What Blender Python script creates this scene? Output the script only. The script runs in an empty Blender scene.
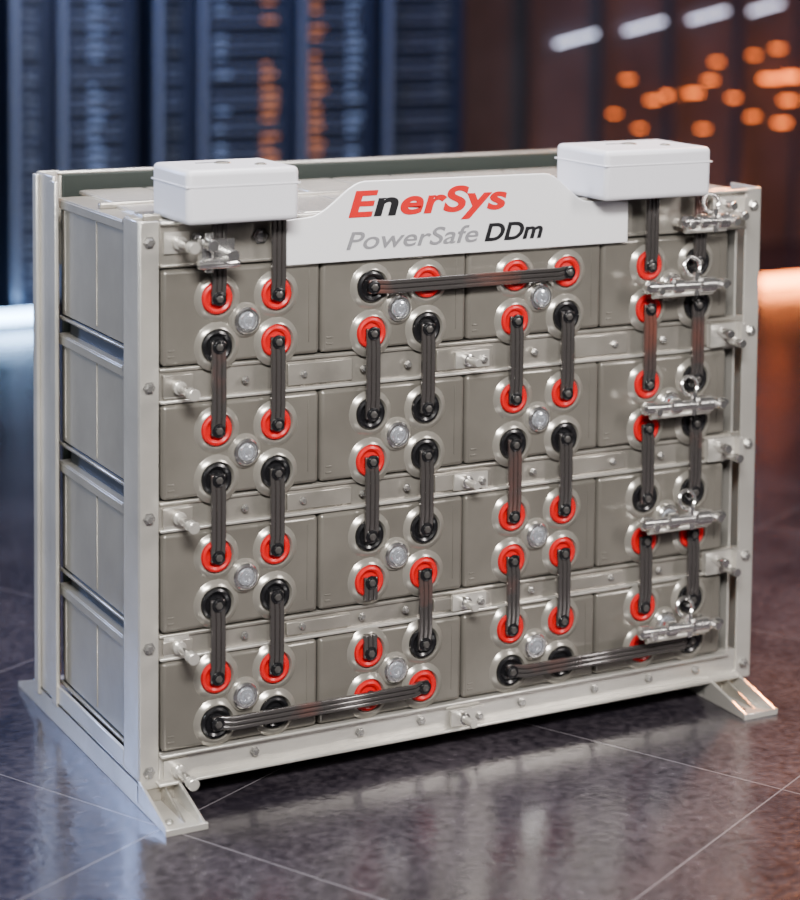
import bpy, math, random
from mathutils import Vector, Matrix
random.seed(4)
sc=bpy.context.scene
# ---------------------------------------------------------------- materials
def new_mat(name):
    m=bpy.data.materials.new(name); m.use_nodes=True
    nt=m.node_tree; return m,nt,nt.nodes['Principled BSDF']
def mat(name,col,rough=.5,metal=0.,noise=0.,nscale=20,bump=0.,bscale=200,emis=None,estr=0,stretch=None,coat=0,col2=None,p0=.3,p1=.7,spec=None):
    m,nt,b=new_mat(name)
    b.inputs['Base Color'].default_value=(*col,1); b.inputs['Roughness'].default_value=rough
    b.inputs['Metallic'].default_value=metal
    if spec is not None: b.inputs['Specular IOR Level'].default_value=spec
    if coat: b.inputs['Coat Weight'].default_value=coat
    tc=nt.nodes.new('ShaderNodeTexCoord'); src=tc.outputs['Object']
    if stretch:
        mp=nt.nodes.new('ShaderNodeMapping'); mp.inputs['Scale'].default_value=stretch
        nt.links.new(src,mp.inputs['Vector']); src=mp.outputs['Vector']
    if noise or col2:
        n=nt.nodes.new('ShaderNodeTexNoise'); n.inputs['Scale'].default_value=nscale; n.inputs['Detail'].default_value=5
        nt.links.new(src,n.inputs['Vector'])
        r=nt.nodes.new('ShaderNodeValToRGB')
        r.color_ramp.elements[0].position=p0; r.color_ramp.elements[1].position=p1
        r.color_ramp.elements[0].color=(*[c*(1-noise) for c in col],1)
        r.color_ramp.elements[1].color=(*(col2 or [min(1,c*(1+noise)) for c in col]),1)
        nt.links.new(n.outputs['Fac'],r.inputs['Fac']); nt.links.new(r.outputs['Color'],b.inputs['Base Color'])
    if bump:
        n=nt.nodes.new('ShaderNodeTexNoise'); n.inputs['Scale'].default_value=bscale
        nt.links.new(src,n.inputs['Vector'])
        bp=nt.nodes.new('ShaderNodeBump'); bp.inputs['Strength'].default_value=bump; bp.inputs['Distance'].default_value=.002
        nt.links.new(n.outputs['Fac'],bp.inputs['Height']); nt.links.new(bp.outputs['Normal'],b.inputs['Normal'])
    if emis:
        b.inputs['Emission Color'].default_value=(*emis,1); b.inputs['Emission Strength'].default_value=estr
    return m
M={}
M['frame']=mat('painted_steel',(.58,.56,.515),.25,.6,noise=.14,nscale=5,bump=.25,bscale=40)
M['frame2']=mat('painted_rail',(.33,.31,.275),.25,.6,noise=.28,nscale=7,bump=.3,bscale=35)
M['panel']=mat('battery_cover_grey',(.158,.147,.128),.22,.35,noise=.16,nscale=5,bump=.3,bscale=22)
M['body']=mat('battery_case_grey',(.27,.255,.225),.30,.35,noise=.12,nscale=6,bump=.3,bscale=16)
M['boss']=mat('boss_grey',(.27,.255,.225),.2,.45)
M['red']=mat('terminal_red',(.47,.0012,.0045),.32,0,spec=.35)
M['black']=mat('terminal_black',(.006,.006,.007),.25,0,coat=.3)
M['strap']=mat('strap_lead',(.115,.105,.102),.18,.5,noise=.35,nscale=5,col2=(.26,.085,.06),p0=.56,p1=.84,coat=1.)
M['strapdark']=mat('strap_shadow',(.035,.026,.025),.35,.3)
M['chrome']=mat('zinc_steel',(.85,.84,.82),.18,.95,noise=.15,nscale=30)
M['bolt']=mat('bolt_steel',(.5,.49,.47),.22,.85)
M['boltd']=mat('bolt_dark',(.12,.115,.11),.3,.7)
M['capglass']=mat('vent_plug',(.62,.65,.70),.16,.75,coat=.5)
M['white']=mat('cover_box_white',(.58,.58,.625),.36,0,noise=.02,nscale=4)
M['sign']=mat('sign_panel_white',(.72,.72,.74),.3,.15)
M['tred']=mat('sign_red',(.50,.001,.004),.5,spec=.3)
M['tblack']=mat('sign_black',(.005,.005,.007),.5,spec=.3)
M['tgrey']=mat('sign_grey',(.18,.18,.195),.5)
M['dark']=mat('rack_gap_shade_dark',(.012,.014,.016),.6,.1)  # near-black colour standing in for shade in the rack gaps
M['green']=mat('back_panel_inner',(.020,.026,.023),.6,0,spec=.2)
# ---------------------------------------------------------------- mesh builder
class Part:
    def __init__(s,name,bevel=0,segs=2): s.n=name; s.v=[]; s.f=[]; s.mi=[]; s.m=[]; s.b=bevel; s.sg=segs
    def mid(s,k):
        if k not in s.m: s.m.append(k)
        return s.m.index(k)
    def add(s,vs,fs,k):
        o=len(s.v); s.v+= [tuple(v) for v in vs]; i=s.mid(k)
        for f in fs: s.f.append([o+a for a in f]); s.mi.append(i)
    def box(s,k,x0,x1,y0,y1,z0,z1):
        vs=[(x,y,z) for x in (x0,x1) for y in (y0,y1) for z in (z0,z1)]
        s.add(vs,[(0,1,3,2),(4,6,7,5),(0,4,5,1),(2,3,7,6),(0,2,6,4),(1,5,7,3)],k)
    def prism(s,k,poly,axis,a,b):
        def P(p,t):
            return {'x':(t,p[0],p[1]),'y':(p[0],t,p[1]),'z':(p[0],p[1],t)}[axis]
        n=len(poly); vs=[P(p,a) for p in poly]+[P(p,b) for p in poly]
        s.add(vs,[tuple(range(n)),tuple(range(2*n-1,n-1,-1))]+[(i,(i+1)%n+0,(i+1)%n+n,i+n) for i in range(n)],k)
    def lathe(s,k,c,d,prof,seg=28,start=0.):
        d=Vector(d).normalized(); up=Vector((0,0,1)) if abs(d.z)<.9 else Vector((1,0,0))
        e1=d.cross(up).normalized(); e2=d.cross(e1)
        vs=[];fs=[]
        c=Vector(c)
        for r,h in prof:
            for i in range(seg):
                a=start+2*math.pi*i/seg
                vs.append(c+d*h+e1*(r*math.cos(a))+e2*(r*math.sin(a)))
        for j in range(len(prof)-1):
            for i in range(seg):
                fs.append((j*seg+i,j*seg+(i+1)%seg,(j+1)*seg+(i+1)%seg,(j+1)*seg+i))
        fs.append(tuple(range(seg-1,-1,-1))); fs.append(tuple((len(prof)-1)*seg+i for i in range(seg)))
        s.add(vs,fs,k)
    def cyl(s,k,c,d,r,l,seg=20): s.lathe(k,c,d,[(r*.9,0),(r,l*.04),(r,l*.96),(r*.9,l)],seg)
    def torus(s,k,c,d,R,r,seg=26,m=10,a0=0,a1=2*math.pi):
        d=Vector(d).normalized(); up=Vector((0,0,1)) if abs(d.z)<.9 else Vector((1,0,0))
        e1=d.cross(up).normalized(); e2=d.cross(e1); c=Vector(c); vs=[];fs=[]
        full=abs(a1-a0-2*math.pi)<1e-6
        n=seg if full else seg+1
        for i in range(n):
            a=a0+(a1-a0)*i/seg; rad=e1*math.cos(a)+e2*math.sin(a)
            for j in range(m):
                b=2*math.pi*j/m; vs.append(c+rad*(R+r*math.cos(b))+d*(r*math.sin(b)))
        for i in range(seg):
            for j in range(m):
                i2=(i+1)%n
                fs.append((i*m+j,i2*m+j,i2*m+(j+1)%m,i*m+(j+1)%m))
        s.add(vs,fs,k)
    def build(s,parent=None):
        me=bpy.data.meshes.new(s.n); me.from_pydata(s.v,[],s.f)
        for k in s.m: me.materials.append(M[k])
        me.polygons.foreach_set('material_index',s.mi)
        me.polygons.foreach_set('use_smooth',[True]*len(s.f))
        me.update()
        import bmesh
        bm=bmesh.new(); bm.from_mesh(me); bmesh.ops.recalc_face_normals(bm,faces=bm.faces); bm.to_mesh(me); bm.free()
        me.set_sharp_from_angle(angle=math.radians(32))
        o=bpy.data.objects.new(s.n,me); sc.collection.objects.link(o)
        if s.b:
            md=o.modifiers.new('bevel','BEVEL'); md.width=s.b; md.segments=s.sg; md.limit_method='ANGLE'; md.angle_limit=math.radians(40)
        if parent: o.parent=parent
        return o
rack=bpy.data.objects.new('battery_rack',None); sc.collection.objects.link(rack)
FZ=-1.116
XL,XR,D=-.269,1.482,.735
OX,OZ=-.013,.006
TT=[v+OZ for v in (.064,-.244,-.543,-.831)]; TB=[v+OZ for v in (-.048,-.36,-.656,-.94)]
COV=[(-.083,.140),(-.395,-.173),(-.708,-.474),(-.990,-.777)]
SIDE=[(-.054,.235),(-.378,-.11),(-.705,-.437),(-1.0,-.757)]
PX=[(-.219,.180),(.184,.578),(.582,.972),(.976,1.372)]
DX=.075
# --- frame
fr=Part('steel_frame',.0025)
t=.008
fr.box('frame',XL,-.222,-.006,t-.006,FZ+.04,.253); fr.box('frame',XL,XL+t,.003,.10,FZ+.04,.253)
fr.box('frame',XL+t,XL+.03,.09,.10,FZ+.06,.245)
fr.box('frame',XL,XL+t,.60,D,FZ+.04,.295); fr.box('frame',XL-.006,XL+.004,.57,.61,FZ+.05,.285)
fr.box('frame',XL,XL+.06,D-t,D,FZ+.04,.295); fr.box('frame',XL-.01,XL,D-.03,D,FZ+.04,.29)
fr.box('frame',1.432,XR,-.006,t-.006,FZ+.04,.253); fr.box('frame',XR-t,XR,.003,.12,FZ+.04,.253)
fr.box('frame',1.405,1.412,.0,.10,FZ+.06,.23)
fr.box('frame',XR-t,XR,.60,D,FZ+.04,.295); fr.box('frame',XR-.06,XR,D-t,D,FZ+.04,.295)
for x in (XL,XR-t):
    fr.box('frame',x,x+t,.10,.60,-1.065,-1.012)
fr.box('frame',XL,XL+.03,.10,.60,-1.065,-1.057)
RZ=[(.142,.25),(-.172,-.085),(-.473,-.397),(-.776,-.71),(-1.062,-.992)]
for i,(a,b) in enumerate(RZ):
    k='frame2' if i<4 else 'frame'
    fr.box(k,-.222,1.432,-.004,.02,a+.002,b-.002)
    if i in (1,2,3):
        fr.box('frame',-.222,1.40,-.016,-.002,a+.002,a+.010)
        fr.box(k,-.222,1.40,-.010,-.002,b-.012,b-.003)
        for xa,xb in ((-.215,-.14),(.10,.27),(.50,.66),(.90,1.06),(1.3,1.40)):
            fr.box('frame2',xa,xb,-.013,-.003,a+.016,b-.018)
fr.box('frame',-.23,1.44,-.03,.02,-1.066,-1.058)
fr.box('frame',-.222,1.40,-.022,0,-1.002,-.995)
fr.box('frame',-.222,1.432,-.02,0,.244,.252)
fr.box('frame2',-.222,1.432,-.012,0,.145,.153)
fr.box('frame',XL+.05,XR-.05,D-.022,D,.286,.293)
fr.box('green',XL+.06,XR-.06,D-.03,D-.022,-1.0,.286)
fr.box('frame',XL+.06,XR-.06,D-.01,D-.002,.05,.286)
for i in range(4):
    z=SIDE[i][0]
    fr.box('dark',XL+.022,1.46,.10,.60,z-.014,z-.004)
    fr.box('frame2',XL+.012,XL+.020,.10,.60,z-.012,z-.004)
fr.build(rack)
# --- feet
ft=Part('base_feet',.002)
for x0,x1 in ((XL-.002,-.176),(1.335,1.435)):
    y0,y1=-.18,.90
    ft.box('frame',x0,x1,y0,y1,FZ,FZ+.008)
    prof=[(y0,FZ+.006),(y1,FZ+.006),(y1,FZ+.014),(D+.02,FZ+.062),(-.01,FZ+.062),(y0,FZ+.016)]
    ft.prism('frame',prof,'x',x0,x0+.007)
    ft.prism('frame',prof,'x',x1-.007,x1)
    xm=(x0+x1)/2
    ft.prism('frame2',[(-.15,FZ+.006),(.02,FZ+.006),(.02,FZ+.06)],'x',xm+.008,xm+.014)
    ft.box('frame2',x0,x1,-.002,.006,FZ+.008,FZ+.062)
    ft.box('frame',x0,x1,0,D,FZ+.054,FZ+.062)
    ft.box('frame',x0-.004,x1+.004,y0-.004,y0+.004,FZ,FZ+.016)
    ft.lathe('bolt',(x0+.025,y0+.05,FZ+.008),(0,0,1),[(.014,0),(.014,.003),(.009,.003),(.009,.008)],6)
ft.build(rack)
# --- battery bodies
bd=Part('battery_cases',.006)
for r in range(4):
    z0,z1=SIDE[r]
    for c in range(4):
        a,b=PX[c]
        if c==0: a=-.250
        bd.box('body',a,b,.024,.585,z0,z1)
    bd.box('body',-.258,-.252,.09,.59,z1-.020,z1+.002)
    for y in (.12,.33,.56):
        bd.box('body',-.2525,-.249,y,y+.005,z0+.01,z1-.022)
    bd.box('body',-.256,-.05,.03,.60,z1-.004,z1+.006)
    bd.prism('body',[(.05,z1),(.13,z1),(.13,z1+.008),(.10,z1+.022),(.06,z1+.018)],'x',-.262,-.235)
bd.build(rack)
dk=Part('rack_gap_shade',0)
dk.box('dark',-.235,1.40,.03,.57,-1.05,.20)  # solid dark filler, paints the shade between battery rows
dk.box('dark',1.40,1.46,.12,.6,-1.05,.2)  # dark block standing in for the shaded flange beside the right post
dk.build(rack)
tp=Part('top_covers',.004)
n=9
for i in range(n):
    a=-.20+i*(1.62/n); tp.box('frame',a,a+1.62/n-.006,.03,.34,.236,.250); tp.box('frame',a+.02,a+1.62/n+.012,.35,.66,.236,.249)
tp.box('frame2',-.24,1.42,.335,.355,.24,.256)
tp.box('frame2',-.24,-.05,.05,.11,.245,.262)
tp.build(rack)
# --- covers
cv=Part('battery_front_covers',.010,3)
for r in range(4):
    z0,z1=COV[r]
    for c in range(4):
        a,b=PX[c]
        cv.box('panel',a,b,-.017,.026,z0,z1)
cv.build(rack)
cd=Part('cover_ribs',.001)
for r in range(4):
    z0,z1=COV[r]
    for c in range(4):
        a,b=PX[c]
        cd.box('panel',b-.030,b-.027,-.0185,-.014,z0+.03,z1-.02)
        cd.box('panel',a+.014,a+.030,-.0185,-.014,z0+.019,z0+.024)
        cd.box('panel',a+.014,a+.030,-.0185,-.014,z0+.034,z0+.038)
cd.build(rack)
colors={
0:['rr','br','rr','bb','rr','bb','rr','bb'],
1:['br','rb','bb','rb','bb','rr','rb','rr'],
2:['rr','rb','rr','bb','rr','rr','rr','bb'],
3:['rb','rb','rb','rb','bb','rr','rb','rb']}
tm=Part('battery_terminals',0); cp=Part('vent_caps',0)
for c in range(4):
    for r in range(4):
        for k in range(2):
            z=(TT if k==0 else TB)[r]
            for s in range(2):
                x=c*.4+(DX if s else -DX)+OX
                tm.lathe('boss',(x+.004,-.015,z-.002),(0,-1,0),[(.060,0),(.054,.004),(.048,.010),(.042,.012),(.039,.008),(.038,.0)],32)
                kk='red' if colors[c][2*r+k][s]=='r' else 'black'
                tm.lathe(kk,(x,-.016,z),(0,-1,0),[(.039,0),(.039,.010),(.036,.016),(.031,.018),(.025,.015),(.023,.008)],28)
                tm.lathe('black' if kk=='black' else 'red',(x,-.02,z),(0,-1,0),[(.024,0),(.024,.006),(.016,.007),(.016,.0072)],24)
        z=(TT[r]+TB[r])/2-.002; x=c*.4+OX
        cp.lathe('boss',(x,-.015,z),(0,-1,0),[(.043,0),(.040,.006),(.036,.009),(.034,.009)],32)
        cp.lathe('chrome',(x,-.02,z),(0,-1,0),[(.032,0),(.032,.010),(.028,.014),(.024,.014),(.023,.009)],32)
        cp.lathe('capglass',(x,-.02,z),(0,-1,0),[(.021,0),(.021,.012),(.018,.017),(.013,.0185),(.011,.016),(.010,.016),(.008,.019),(.003,.020)],28)
tm.build(rack); cp.build(rack)
# --- straps
st=Part('connector_straps',.0024)
def strap(p0,p1,w=.037,e=.012,arch=.004,flat=False):
    (x0,z0),(x1,z1)=p0,p1
    d=Vector((x1-x0,0,z1-z0)); L=d.length; d.normalize(); s=Vector((d.z,0,-d.x))
    y0=-.030
    pts=[(-e,0),(L,0)] if flat else [(-e,0),(.012,0),(.035,arch),(L-.035,arch),(L-.012,0),(L+e,0)]
    base=Vector((x0,y0,z0))
    N=3; lw=w/N
    for i in range(N):
        o0=-w/2+i*lw+lw*.06; o1=o0+lw*.88
        vs=[];fs=[]
        for (u,h) in pts:
            for o in (o0,o1):
                for th in (0,.011):
                    vs.append(base+d*u+s*o+Vector((0,-h-th,0)))
        for j in range(len(pts)-1):
            a=j*4;b=a+4
            fs+=[(a,a+1,b+1,b),(a+2,b+2,b+3,a+3),(a,b,b+2,a+2),(a+1,a+3,b+3,b+1)]
        fs+=[(0,2,3,1),(len(vs)-4,len(vs)-3,len(vs)-1,len(vs)-2)]
        st.add(vs,fs,'strap')
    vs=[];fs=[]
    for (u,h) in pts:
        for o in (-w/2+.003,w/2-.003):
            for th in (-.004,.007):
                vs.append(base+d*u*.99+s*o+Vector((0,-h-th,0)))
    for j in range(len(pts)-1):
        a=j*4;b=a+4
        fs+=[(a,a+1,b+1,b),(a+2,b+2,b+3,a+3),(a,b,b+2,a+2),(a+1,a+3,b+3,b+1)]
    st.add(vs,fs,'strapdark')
bo=Part('terminal_bolts',.001)
def tbolt(x,z,y=-.040):
    bo.lathe('black',(x,y,z),(0,-1,0),[(.0165,0),(.0165,.003),(.012,.004),(.012,.0045)],20)
    bo.lathe('boltd',(x,y,z),(0,-1,0),[(.009,.003),(.009,.008),(.006,.009)],6)
def T(c,r,k,s): return (c*.4+(DX if s else -DX)+OX,(TT if k==0 else TB)[r])
for c in range(4):
    for r in range(3):
        for s in range(2):
            if c==1 and r==2 and s==0: continue
            strap(T(c,r,1,s),T(c,r+1,0,s))
a=T(1,2,1,0); strap((a[0],a[1]),(a[0],a[1]-.045),flat=True)
a=T(1,3,0,0); strap((a[0],a[1]),(a[0],a[1]+.045),flat=True)
for (p,q) in ((T(1,0,0,0),T(2,0,0,1)),(T(0,3,1,0),T(1,3,1,1)),(T(2,3,1,0),T(3,3,1,1))):
    strap(p,q,w=.034,arch=.014)
for c in (0,3):
    for s in range(2):
        x,z=T(c,0,0,s); strap((x,z),(x,z+.205))
for c in range(4):
    for r in range(4):
        for k in range(2):
            for s in range(2):
                tbolt(*T(c,r,k,s))
st.build(rack); bo.build(rack)
# --- hardware
hw=Part('frame_hardware',0)
def hexb(x,z,y=-.006,r=.011):
    hw.lathe('bolt',(x,y,z),(0,-1,0),[(r*1.4,0),(r*1.4,.003),(r,.003),(r,.010),(r*.7,.012)],6)
rows=[.205,-.13,-.435,-.74,-1.035]
for z in rows:
    hexb(-.247,z); hexb(1.457,z)
    hw.cyl('frame',(-.178,.0,z-.003),(0,-1,0),.016,.028); hw.cyl('chrome',(-.178,-.02,z-.003),(0,-1,0),.010,.085); hw.cyl('frame',(-.178,-.090,z-.003),(0,-1,0),.014,.024)
    hw.box('frame',-.212,-.15,-.012,0,z-.028,z+.022)
for x in (.60,):
    for z in rows[1:]:
        hw.box('frame',x-.05,x+.045,-.020,-.010,z-.022,z+.018)
        hw.cyl('chrome',(x-.02,-.018,z),(0,-1,0),.015,.02); hw.cyl('frame',(x-.02,-.03,z),(0,-1,0),.010,.05)
        hexb(x+.028,z-.004,-.02,.008)
for x in (.02,.30,.47,.76,.98,1.15,1.3):
    hexb(x,-1.03,-.006,.009)
for z in rows[1:4]:
    for x in (-.01,.14,.30,.42,.78,.87,1.02,1.17): hexb(x,z,-.012,.007)
for x in (-.13,.03): hexb(x,.205,-.006,.014)
for z in rows[:4]:
    hw.box('frame',1.31,1.40,-.03,-.012,z-.03,z+.03)
    hw.cyl('chrome',(1.34,-.03,z+.012),(0,-1,0),.012,.05); hw.cyl('chrome',(1.37,-.03,z-.014),(0,-1,0),.012,.06)
    hw.box('frame',1.395,1.41,-.05,-.01,z-.03,z+.03)
def clamp(x0,x1,z,y=-.085):
    L=x1-x0
    hw.lathe('chrome',(x0,y,z),(1,0,-.02),[(.008,0),(.017,.006),(.017,.03),(.012,.034),(.012,L*.3),(.020,L*.32),(.020,L*.42),(.013,L*.44),(.013,L*.62),(.021,L*.64),(.021,L*.8),(.014,L*.83),(.014,L*.95),(.008,L)],20)
    hw.torus('chrome',(x0+L*.60,y+.02,z+.042),(0,-1,.2),.024,.005)
    hw.lathe('chrome',(x0+L*.60,y,z-.03),(0,0,1),[(.009,0),(.009,.06)],12)
    hw.cyl('chrome',(x0+L*.15,y+.06,z-.01),(0,-1,0),.010,.08); hw.cyl('chrome',(x0+L*.88,y+.06,z-.004),(0,-1,0),.011,.09)
    hw.lathe('frame',(x0+L*.1,y+.004,z-.024),(1,0,0),[(.008,0),(.008,L*.7)],12)
for z in (.024,-.288,-.588,-.874): clamp(1.062,1.325,z)
hw.box('chrome',-.150,-.070,-.085,-.06,.165,.215); hw.cyl('chrome',(-.135,-.07,.205),(0,-1,0),.014,.05); hw.cyl('chrome',(-.085,-.07,.18),(0,-1,0),.014,.05)
hw.lathe('chrome',(-.160,-.09,.16),(1,0,0),[(.010,0),(.012,.02),(.012,.09),(.009,.1)],14); hw.lathe('chrome',(-.130,-.08,.14),(0,0,1),[(.010,0),(.010,.09)],14)
clamp(1.17,1.35,.185,-.08)
hw.build(rack)
# --- terminal cover boxes
wb=Part('terminal_cover_boxes',.013,4)
wd=Part('cover_box_details',.001)
for x0,x1,y0,y1,z0,z1 in ((-.200,.077,-.12,.095,.254,.378),(.914,1.234,-.12,.115,.254,.380)):
    wb.box('white',x0,x1,y0,y1,z0,z1)
    xm=(x0+x1)/2
    wd.box('white',x0-.002,x1+.002,y0-.002,y1+.002,z1-.040,z1-.036)
    wd.lathe('frame2',(xm,(y0+y1)/2+.02,z1-.002),(0,0,1),[(.02,0),(.02,.004),(.014,.006)],20)
    wd.box('tgrey',xm-.06,xm-.01,(y0+y1)/2+.03,(y0+y1)/2+.04,z1-.002,z1+.002)
    wd.lathe('frame2',(xm+.07,(y0+y1)/2-.04,z1-.002),(0,0,1),[(.014,0),(.014,.004),(.009,.006)],20)
wb.build(rack); wd.build(rack)
# --- sign
sg=Part('sign_panel',.002)
def smooth(a,b,n=10):
    return [(a[0]+(b[0]-a[0])*t/n, a[1]+(b[1]-a[1])*(3*(t/n)**2-2*(t/n)**3)) for t in range(n+1)]
poly=[(.085,.135),(1.04,.135),(1.04,.240)]+smooth((.92,.246),(.79,.322))+smooth((.29,.325),(.14,.246))+[(.085,.242)]
sg.prism('sign',poly,'y',-.034,-.028)
sg.box('frame2',.2,.23,-.03,0,.15,.23); sg.box('frame2',.85,.88,-.03,0,.15,.23)
sg.build(rack)
def text(name,s,x0,x1,zb,h,keys,off=.02,shear=.25,space=1.0):
    cu=bpy.data.curves.new(name,'FONT'); cu.body=s; cu.size=1; cu.shear=shear; cu.offset=off; cu.extrude=.01; cu.space_character=space
    uniq=[]
    for k in keys:
        if k not in uniq: uniq.append(k)
    for k in uniq: cu.materials.append(M[k])
    if len(uniq)>1:
        for i,k in enumerate(keys): cu.body_format[i].material_index=uniq.index(k)
    o=bpy.data.objects.new(name+'_tmp',cu); sc.collection.objects.link(o)
    bpy.context.view_layer.update()
    me=bpy.data.meshes.new_from_object(o.evaluated_get(bpy.context.evaluated_depsgraph_get()))
    bpy.data.objects.remove(o)
    xs=[v.co.x for v in me.vertices]; a,b=min(xs),max(xs)
    sx=(x1-x0)/(b-a); sz=h/.73
    for v in me.vertices:
        v.co=Vector((x0+(v.co.x-a)*sx, -.0355-v.co.z*.08, zb+v.co.y*sz))
    ob=bpy.data.objects.new(name,me); sc.collection.objects.link(ob); ob.parent=rack
text('sign_title','EnerSys',.245,.680,.242,.062,['tred','tblack']+['tred']*5,.030,.2,1.04)
text('sign_subtitle_light','PowerSafe',.240,.600,.163,.044,['tgrey']*9,.006)
text('sign_subtitle_bold','DDm',.618,.785,.163,.044,['tblack']*3,.026)
# ---------------------------------------------------------------- room
m,nt,b=new_mat('floor_tiles')
N=nt.nodes.new; Lk=nt.links.new
tc=N('ShaderNodeTexCoord'); mp=N('ShaderNodeMapping'); mp.vector_type='TEXTURE'
mp.inputs['Location'].default_value=(-.26,-.13,0); mp.inputs['Rotation'].default_value=(0,0,math.radians(27)); mp.inputs['Scale'].default_value=(1.04,1.04,1)
Lk(tc.outputs['Object'],mp.inputs['Vector'])
sep=N('ShaderNodeSeparateXYZ'); Lk(mp.outputs['Vector'],sep.inputs[0])
def line(o):
    fr_=N('ShaderNodeMath'); fr_.operation='PINGPONG'; fr_.inputs[1].default_value=.5; Lk(o,fr_.inputs[0])
    lt=N('ShaderNodeMath'); lt.operation='LESS_THAN'; lt.inputs[1].default_value=.0020; Lk(fr_.outputs[0],lt.inputs[0]); return lt
l1,l2=line(sep.outputs[0]),line(sep.outputs[1])
mx=N('ShaderNodeMath'); mx.operation='MAXIMUM'; Lk(l1.outputs[0],mx.inputs[0]); Lk(l2.outputs[0],mx.inputs[1])
n1=N('ShaderNodeTexNoise'); n1.inputs['Scale'].default_value=2.2; n1.inputs['Detail'].default_value=8; Lk(tc.outputs['Object'],n1.inputs['Vector'])
n2=N('ShaderNodeTexNoise'); n2.inputs['Scale'].default_value=45; n2.inputs['Detail'].default_value=6; Lk(tc.outputs['Object'],n2.inputs['Vector'])
mm=N('ShaderNodeMath'); mm.operation='MULTIPLY'; Lk(n1.outputs['Fac'],mm.inputs[0]); Lk(n2.outputs['Fac'],mm.inputs[1])
cr=N('ShaderNodeValToRGB'); cr.color_ramp.elements[0].position=.14; cr.color_ramp.elements[1].position=.42
cr.color_ramp.elements[0].color=(.012,.010,.014,1); cr.color_ramp.elements[1].color=(.062,.053,.062,1)
Lk(mm.outputs[0],cr.inputs['Fac'])
mix=N('ShaderNodeMix'); mix.data_type='RGBA'; mix.inputs[7].default_value=(.12,.11,.12,1)
Lk(mx.outputs[0],mix.inputs[0]); Lk(cr.outputs['Color'],mix.inputs[6]); Lk(mix.outputs[2],b.inputs['Base Color'])
rr=N('ShaderNodeMapRange'); rr.inputs['To Min'].default_value=.08; rr.inputs['To Max'].default_value=.30; Lk(n1.outputs['Fac'],rr.inputs['Value']); Lk(rr.outputs[0],b.inputs['Roughness'])
bp=N('ShaderNodeBump'); bp.inputs['Strength'].default_value=.22; bp.inputs['Distance'].default_value=.004; Lk(n2.outputs['Fac'],bp.inputs['Height']); Lk(bp.outputs['Normal'],b.inputs['Normal'])
M['floor']=m
M['wall']=mat('wall_dark_panel',(.075,.07,.085),.5,.2,noise=.4,nscale=1.2)
M['ceil']=mat('ceiling_dark',(.05,.05,.06),.8)
X0,X1,Y0,Y1,ZC=-5,9.5,-6.5,6.9,3.2
p=Part('floor'); p.box('floor',X0,X1,Y0,Y1,FZ-.1,FZ); p.build()
p=Part('wall_back'); p.box('wall',X0,X1,Y1,Y1+.1,FZ,ZC); p.build()
p=Part('wall_left'); p.box('wall',X0-.1,X0,Y0,Y1,FZ,ZC); p.build()
p=Part('wall_right'); p.box('wall',X1,X1+.1,Y0,Y1,FZ,ZC); p.build()
p=Part('wall_front'); p.box('wall',X0,X1,Y0-.1,Y0,FZ,ZC); p.build()
p=Part('ceiling'); p.box('ceil',X0,X1,Y0,Y1,ZC,ZC+.1); p.build()
M['cab']=mat('cabinet_steel_blue',(.04,.052,.09),.35,.5)
M['cabl']=mat('cabinet_trim',(.24,.28,.37),.35,.4)
M['pil']=mat('pilaster_steel',(.10,.09,.10),.4,.5)
M['ledb']=mat('led_blue',(.1,.15,.3),.5,emis=(.40,.55,.9),estr=.6)
M['ledo']=mat('led_orange',(.3,.1,.05),.5,emis=(1.,.33,.13),estr=1.0)
M['lampw']=mat('lamp_cool',(1,1,1),.5,emis=(.65,.75,1.),estr=4.5)
M['lampb']=mat('lamp_blue',(1,1,1),.5,emis=(.36,.62,1.),estr=22)
M['lampo']=mat('lamp_orange',(1,.4,.1),.5,emis=(1.,.18,.02),estr=9)
M['lampo2']=mat('lamp_orange_strip',(1,.4,.1),.5,emis=(1.,.24,.05),estr=26)
def cabinet(x0,x1,y,kind):
    p=Part('server_cabinet',0)
    yb=y+.5
    p.box('cab',x0,x1,y+.04,yb,FZ,1.3)
    p.box('cabl',x0,x0+.03,y,y+.06,FZ,1.3); p.box('cab',x1-.03,x1,y,y+.06,FZ,1.3)
    p.box('cab',x0,x1,y,y+.05,FZ,FZ+.1)
    n=48
    for i in range(n):
        z=FZ+.15+i*.05
        p.box('cabl' if i%3 else 'cab',x0+.07,x1-.07,y+.02,y+.045,z,z+.010)
        for j,kx in enumerate(kind):
            if random.random()<.8:
                xa=x0+(x1-x0)*(j+.5)/len(kind)-.04
                p.box(kx,xa,xa+.03+random.random()*.06,y+.012,y+.035,z+.014,z+.024)
    p.build()
xs=[(.75,1.25,['ledb']),(1.40,1.62,['cabl']),(1.66,2.08,['ledb']),(2.2,2.42,['cab']),(2.46,3.02,['ledb','ledo']),(3.06,3.52,['ledo','ledb']),(3.60,4.1,['cab','cabl'])]
for a,b_,k in xs: cabinet(a,b_,6.2,k)
def lamp(name,k,x,y,z,sx,sz,sy=.03):
    p=Part(name,0); p.box(k,x-sx/2,x+sx/2,y-sy,y,z-sz/2,z+sz/2)
    p.box('pil',x-sx/2-.01,x+sx/2+.01,y,y+.03,z-sz/2-.01,z+sz/2+.01); p.build()
def tube(name,k,a,b_,r):
    p=Part(name,0); a=Vector(a);b_=Vector(b_); d=b_-a
    p.lathe(k,a,d,[(r,0),(r,d.length)],10)
    p.lathe('cabl',a-d.normalized()*.02,d,[(r*1.3,0),(r*1.3,.02)],10)
    p.build()
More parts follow.
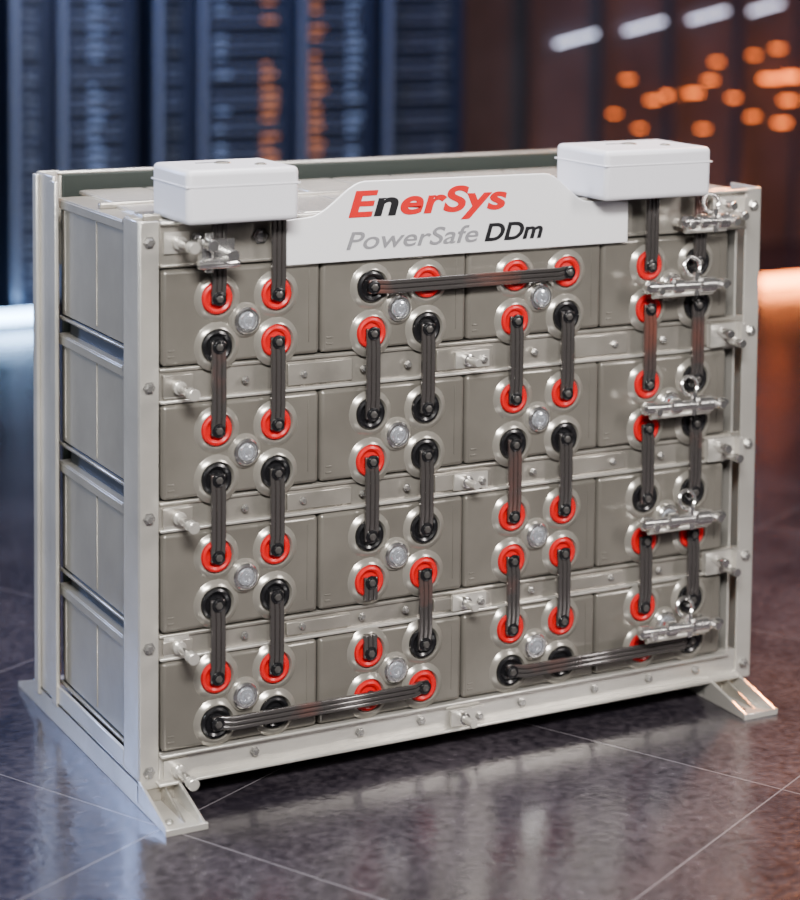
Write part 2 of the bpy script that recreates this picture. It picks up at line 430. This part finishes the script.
for (x,z) in ((5.28,.285),(5.80,.36),(6.30,.425),(6.75,.47)):
    tube('ceiling_light_tube','lampw',(x-.15,6.84,z-.03),(x+.15,6.84,z+.035),.009)  # distant ceiling lights, stood in for by glowing tubes on the back wall
tube('floor_strip_light','lampb',(.9,6.0,-1.06),(1.50,6.0,-1.06),.03)
tube('floor_strip_light','lampo2',(5.65,5.4,-1.08),(8.0,5.4,-1.08),.028)
for (x,z,s) in ((6.05,-.09,.05),(6.22,-.08,.04),(5.9,-.12,.03),(6.35,.0,.03),(6.85,.0,.06),(7.05,.01,.08),(5.7,.02,.025),(6.3,-.32,.025),(6.95,-.30,.04),(6.55,-.12,.03),(6.7,-.25,.03),(6.4,.12,.025),(7.0,-.15,.04),(6.7,.16,.025),(5.6,-.2,.02),(5.8,-.3,.02),(6.9,.2,.03)):
    lamp('wall_lamp','lampo',x,6.88,z,s*2.4,s*.35)
for i,x in enumerate((4.45,4.95,5.5,6.05,6.6,7.1)):
    p=Part('trim_%d'%(i+1),0); p.box('pil',x-.03,x+.03,6.82,6.9,FZ,ZC); p.build()
# ---------------------------------------------------------------- lights
def area(name,loc,tgt,sx,sy,w,col,spread=None):
    l=bpy.data.lights.new(name,'AREA'); l.shape='RECTANGLE'; l.size=sx; l.size_y=sy; l.energy=w; l.color=col
    if spread: l.spread=math.radians(spread)
    o=bpy.data.objects.new(name,l); sc.collection.objects.link(o); o.location=loc
    o.rotation_euler=(Vector(tgt)-Vector(loc)).to_track_quat('-Z','Y').to_euler(); return o
area('key_light',(-1.6,-4.4,2.9),(.5,0,-.4),2.0,.8,285,(1,.97,.935),110)
area('fill_light',(3.4,-4.2,2.0),(.8,0,-.4),.8,1.8,70,(1,.93,.90),110)
area('side_light',(-4.2,.9,1.6),(-.2,.4,-.4),1.0,1.4,48,(.88,.94,1),100)
area('top_light',(.7,.3,3.0),(.7,.3,0),2.5,.9,90,(1,.98,1),90)
area('blue_rim',(-2.4,4.2,1.2),(-.2,.5,-.2),.6,1.5,45,(.35,.5,1),90)
area('orange_rim',(4.6,2.6,2.4),(1.45,.2,-.2),.3,.8,45,(1,.33,.10),60)
area('blue_wash',(1.6,5.0,2.8),(2.0,6.6,-.2),2.6,.8,170,(.22,.40,1))
area('orange_wash',(7.0,5.0,2.4),(7.0,6.9,-.1),1.6,.6,60,(1,.20,.05))
w=bpy.data.worlds.new('world'); sc.world=w; w.use_nodes=True
w.node_tree.nodes['Background'].inputs[0].default_value=(.25,.3,.45,1); w.node_tree.nodes['Background'].inputs[1].default_value=.1
# ---------------------------------------------------------------- camera
yaw,pitch,roll=-.48771,-.08177,.00986
C=Vector((-1.98316,-4.49013,.89298))
F=Vector((-math.sin(yaw)*math.cos(pitch),math.cos(yaw)*math.cos(pitch),math.sin(pitch)))
Rt=Vector((math.cos(yaw),math.sin(yaw),0)); U=Rt.cross(F)
c,s=math.cos(roll),math.sin(roll)
R2=c*Rt+s*U; U2=-s*Rt+c*U
cam=bpy.data.cameras.new('camera'); co=bpy.data.objects.new('camera',cam); sc.collection.objects.link(co)
mw=Matrix.Identity(4)
for i in range(3):
    mw[i][0]=R2[i]; mw[i][1]=U2[i]; mw[i][2]=-F[i]; mw[i][3]=C[i]
co.matrix_world=mw
cam.sensor_fit='HORIZONTAL'; cam.sensor_width=36; cam.lens=2119.954/800*36
cam.shift_y=-(450-114.96)/800
cam.clip_start=.05
cam.dof.use_dof=True; cam.dof.focus_distance=5.1
cam.dof.aperture_fstop=(cam.lens/1000)/.065
sc.camera=co
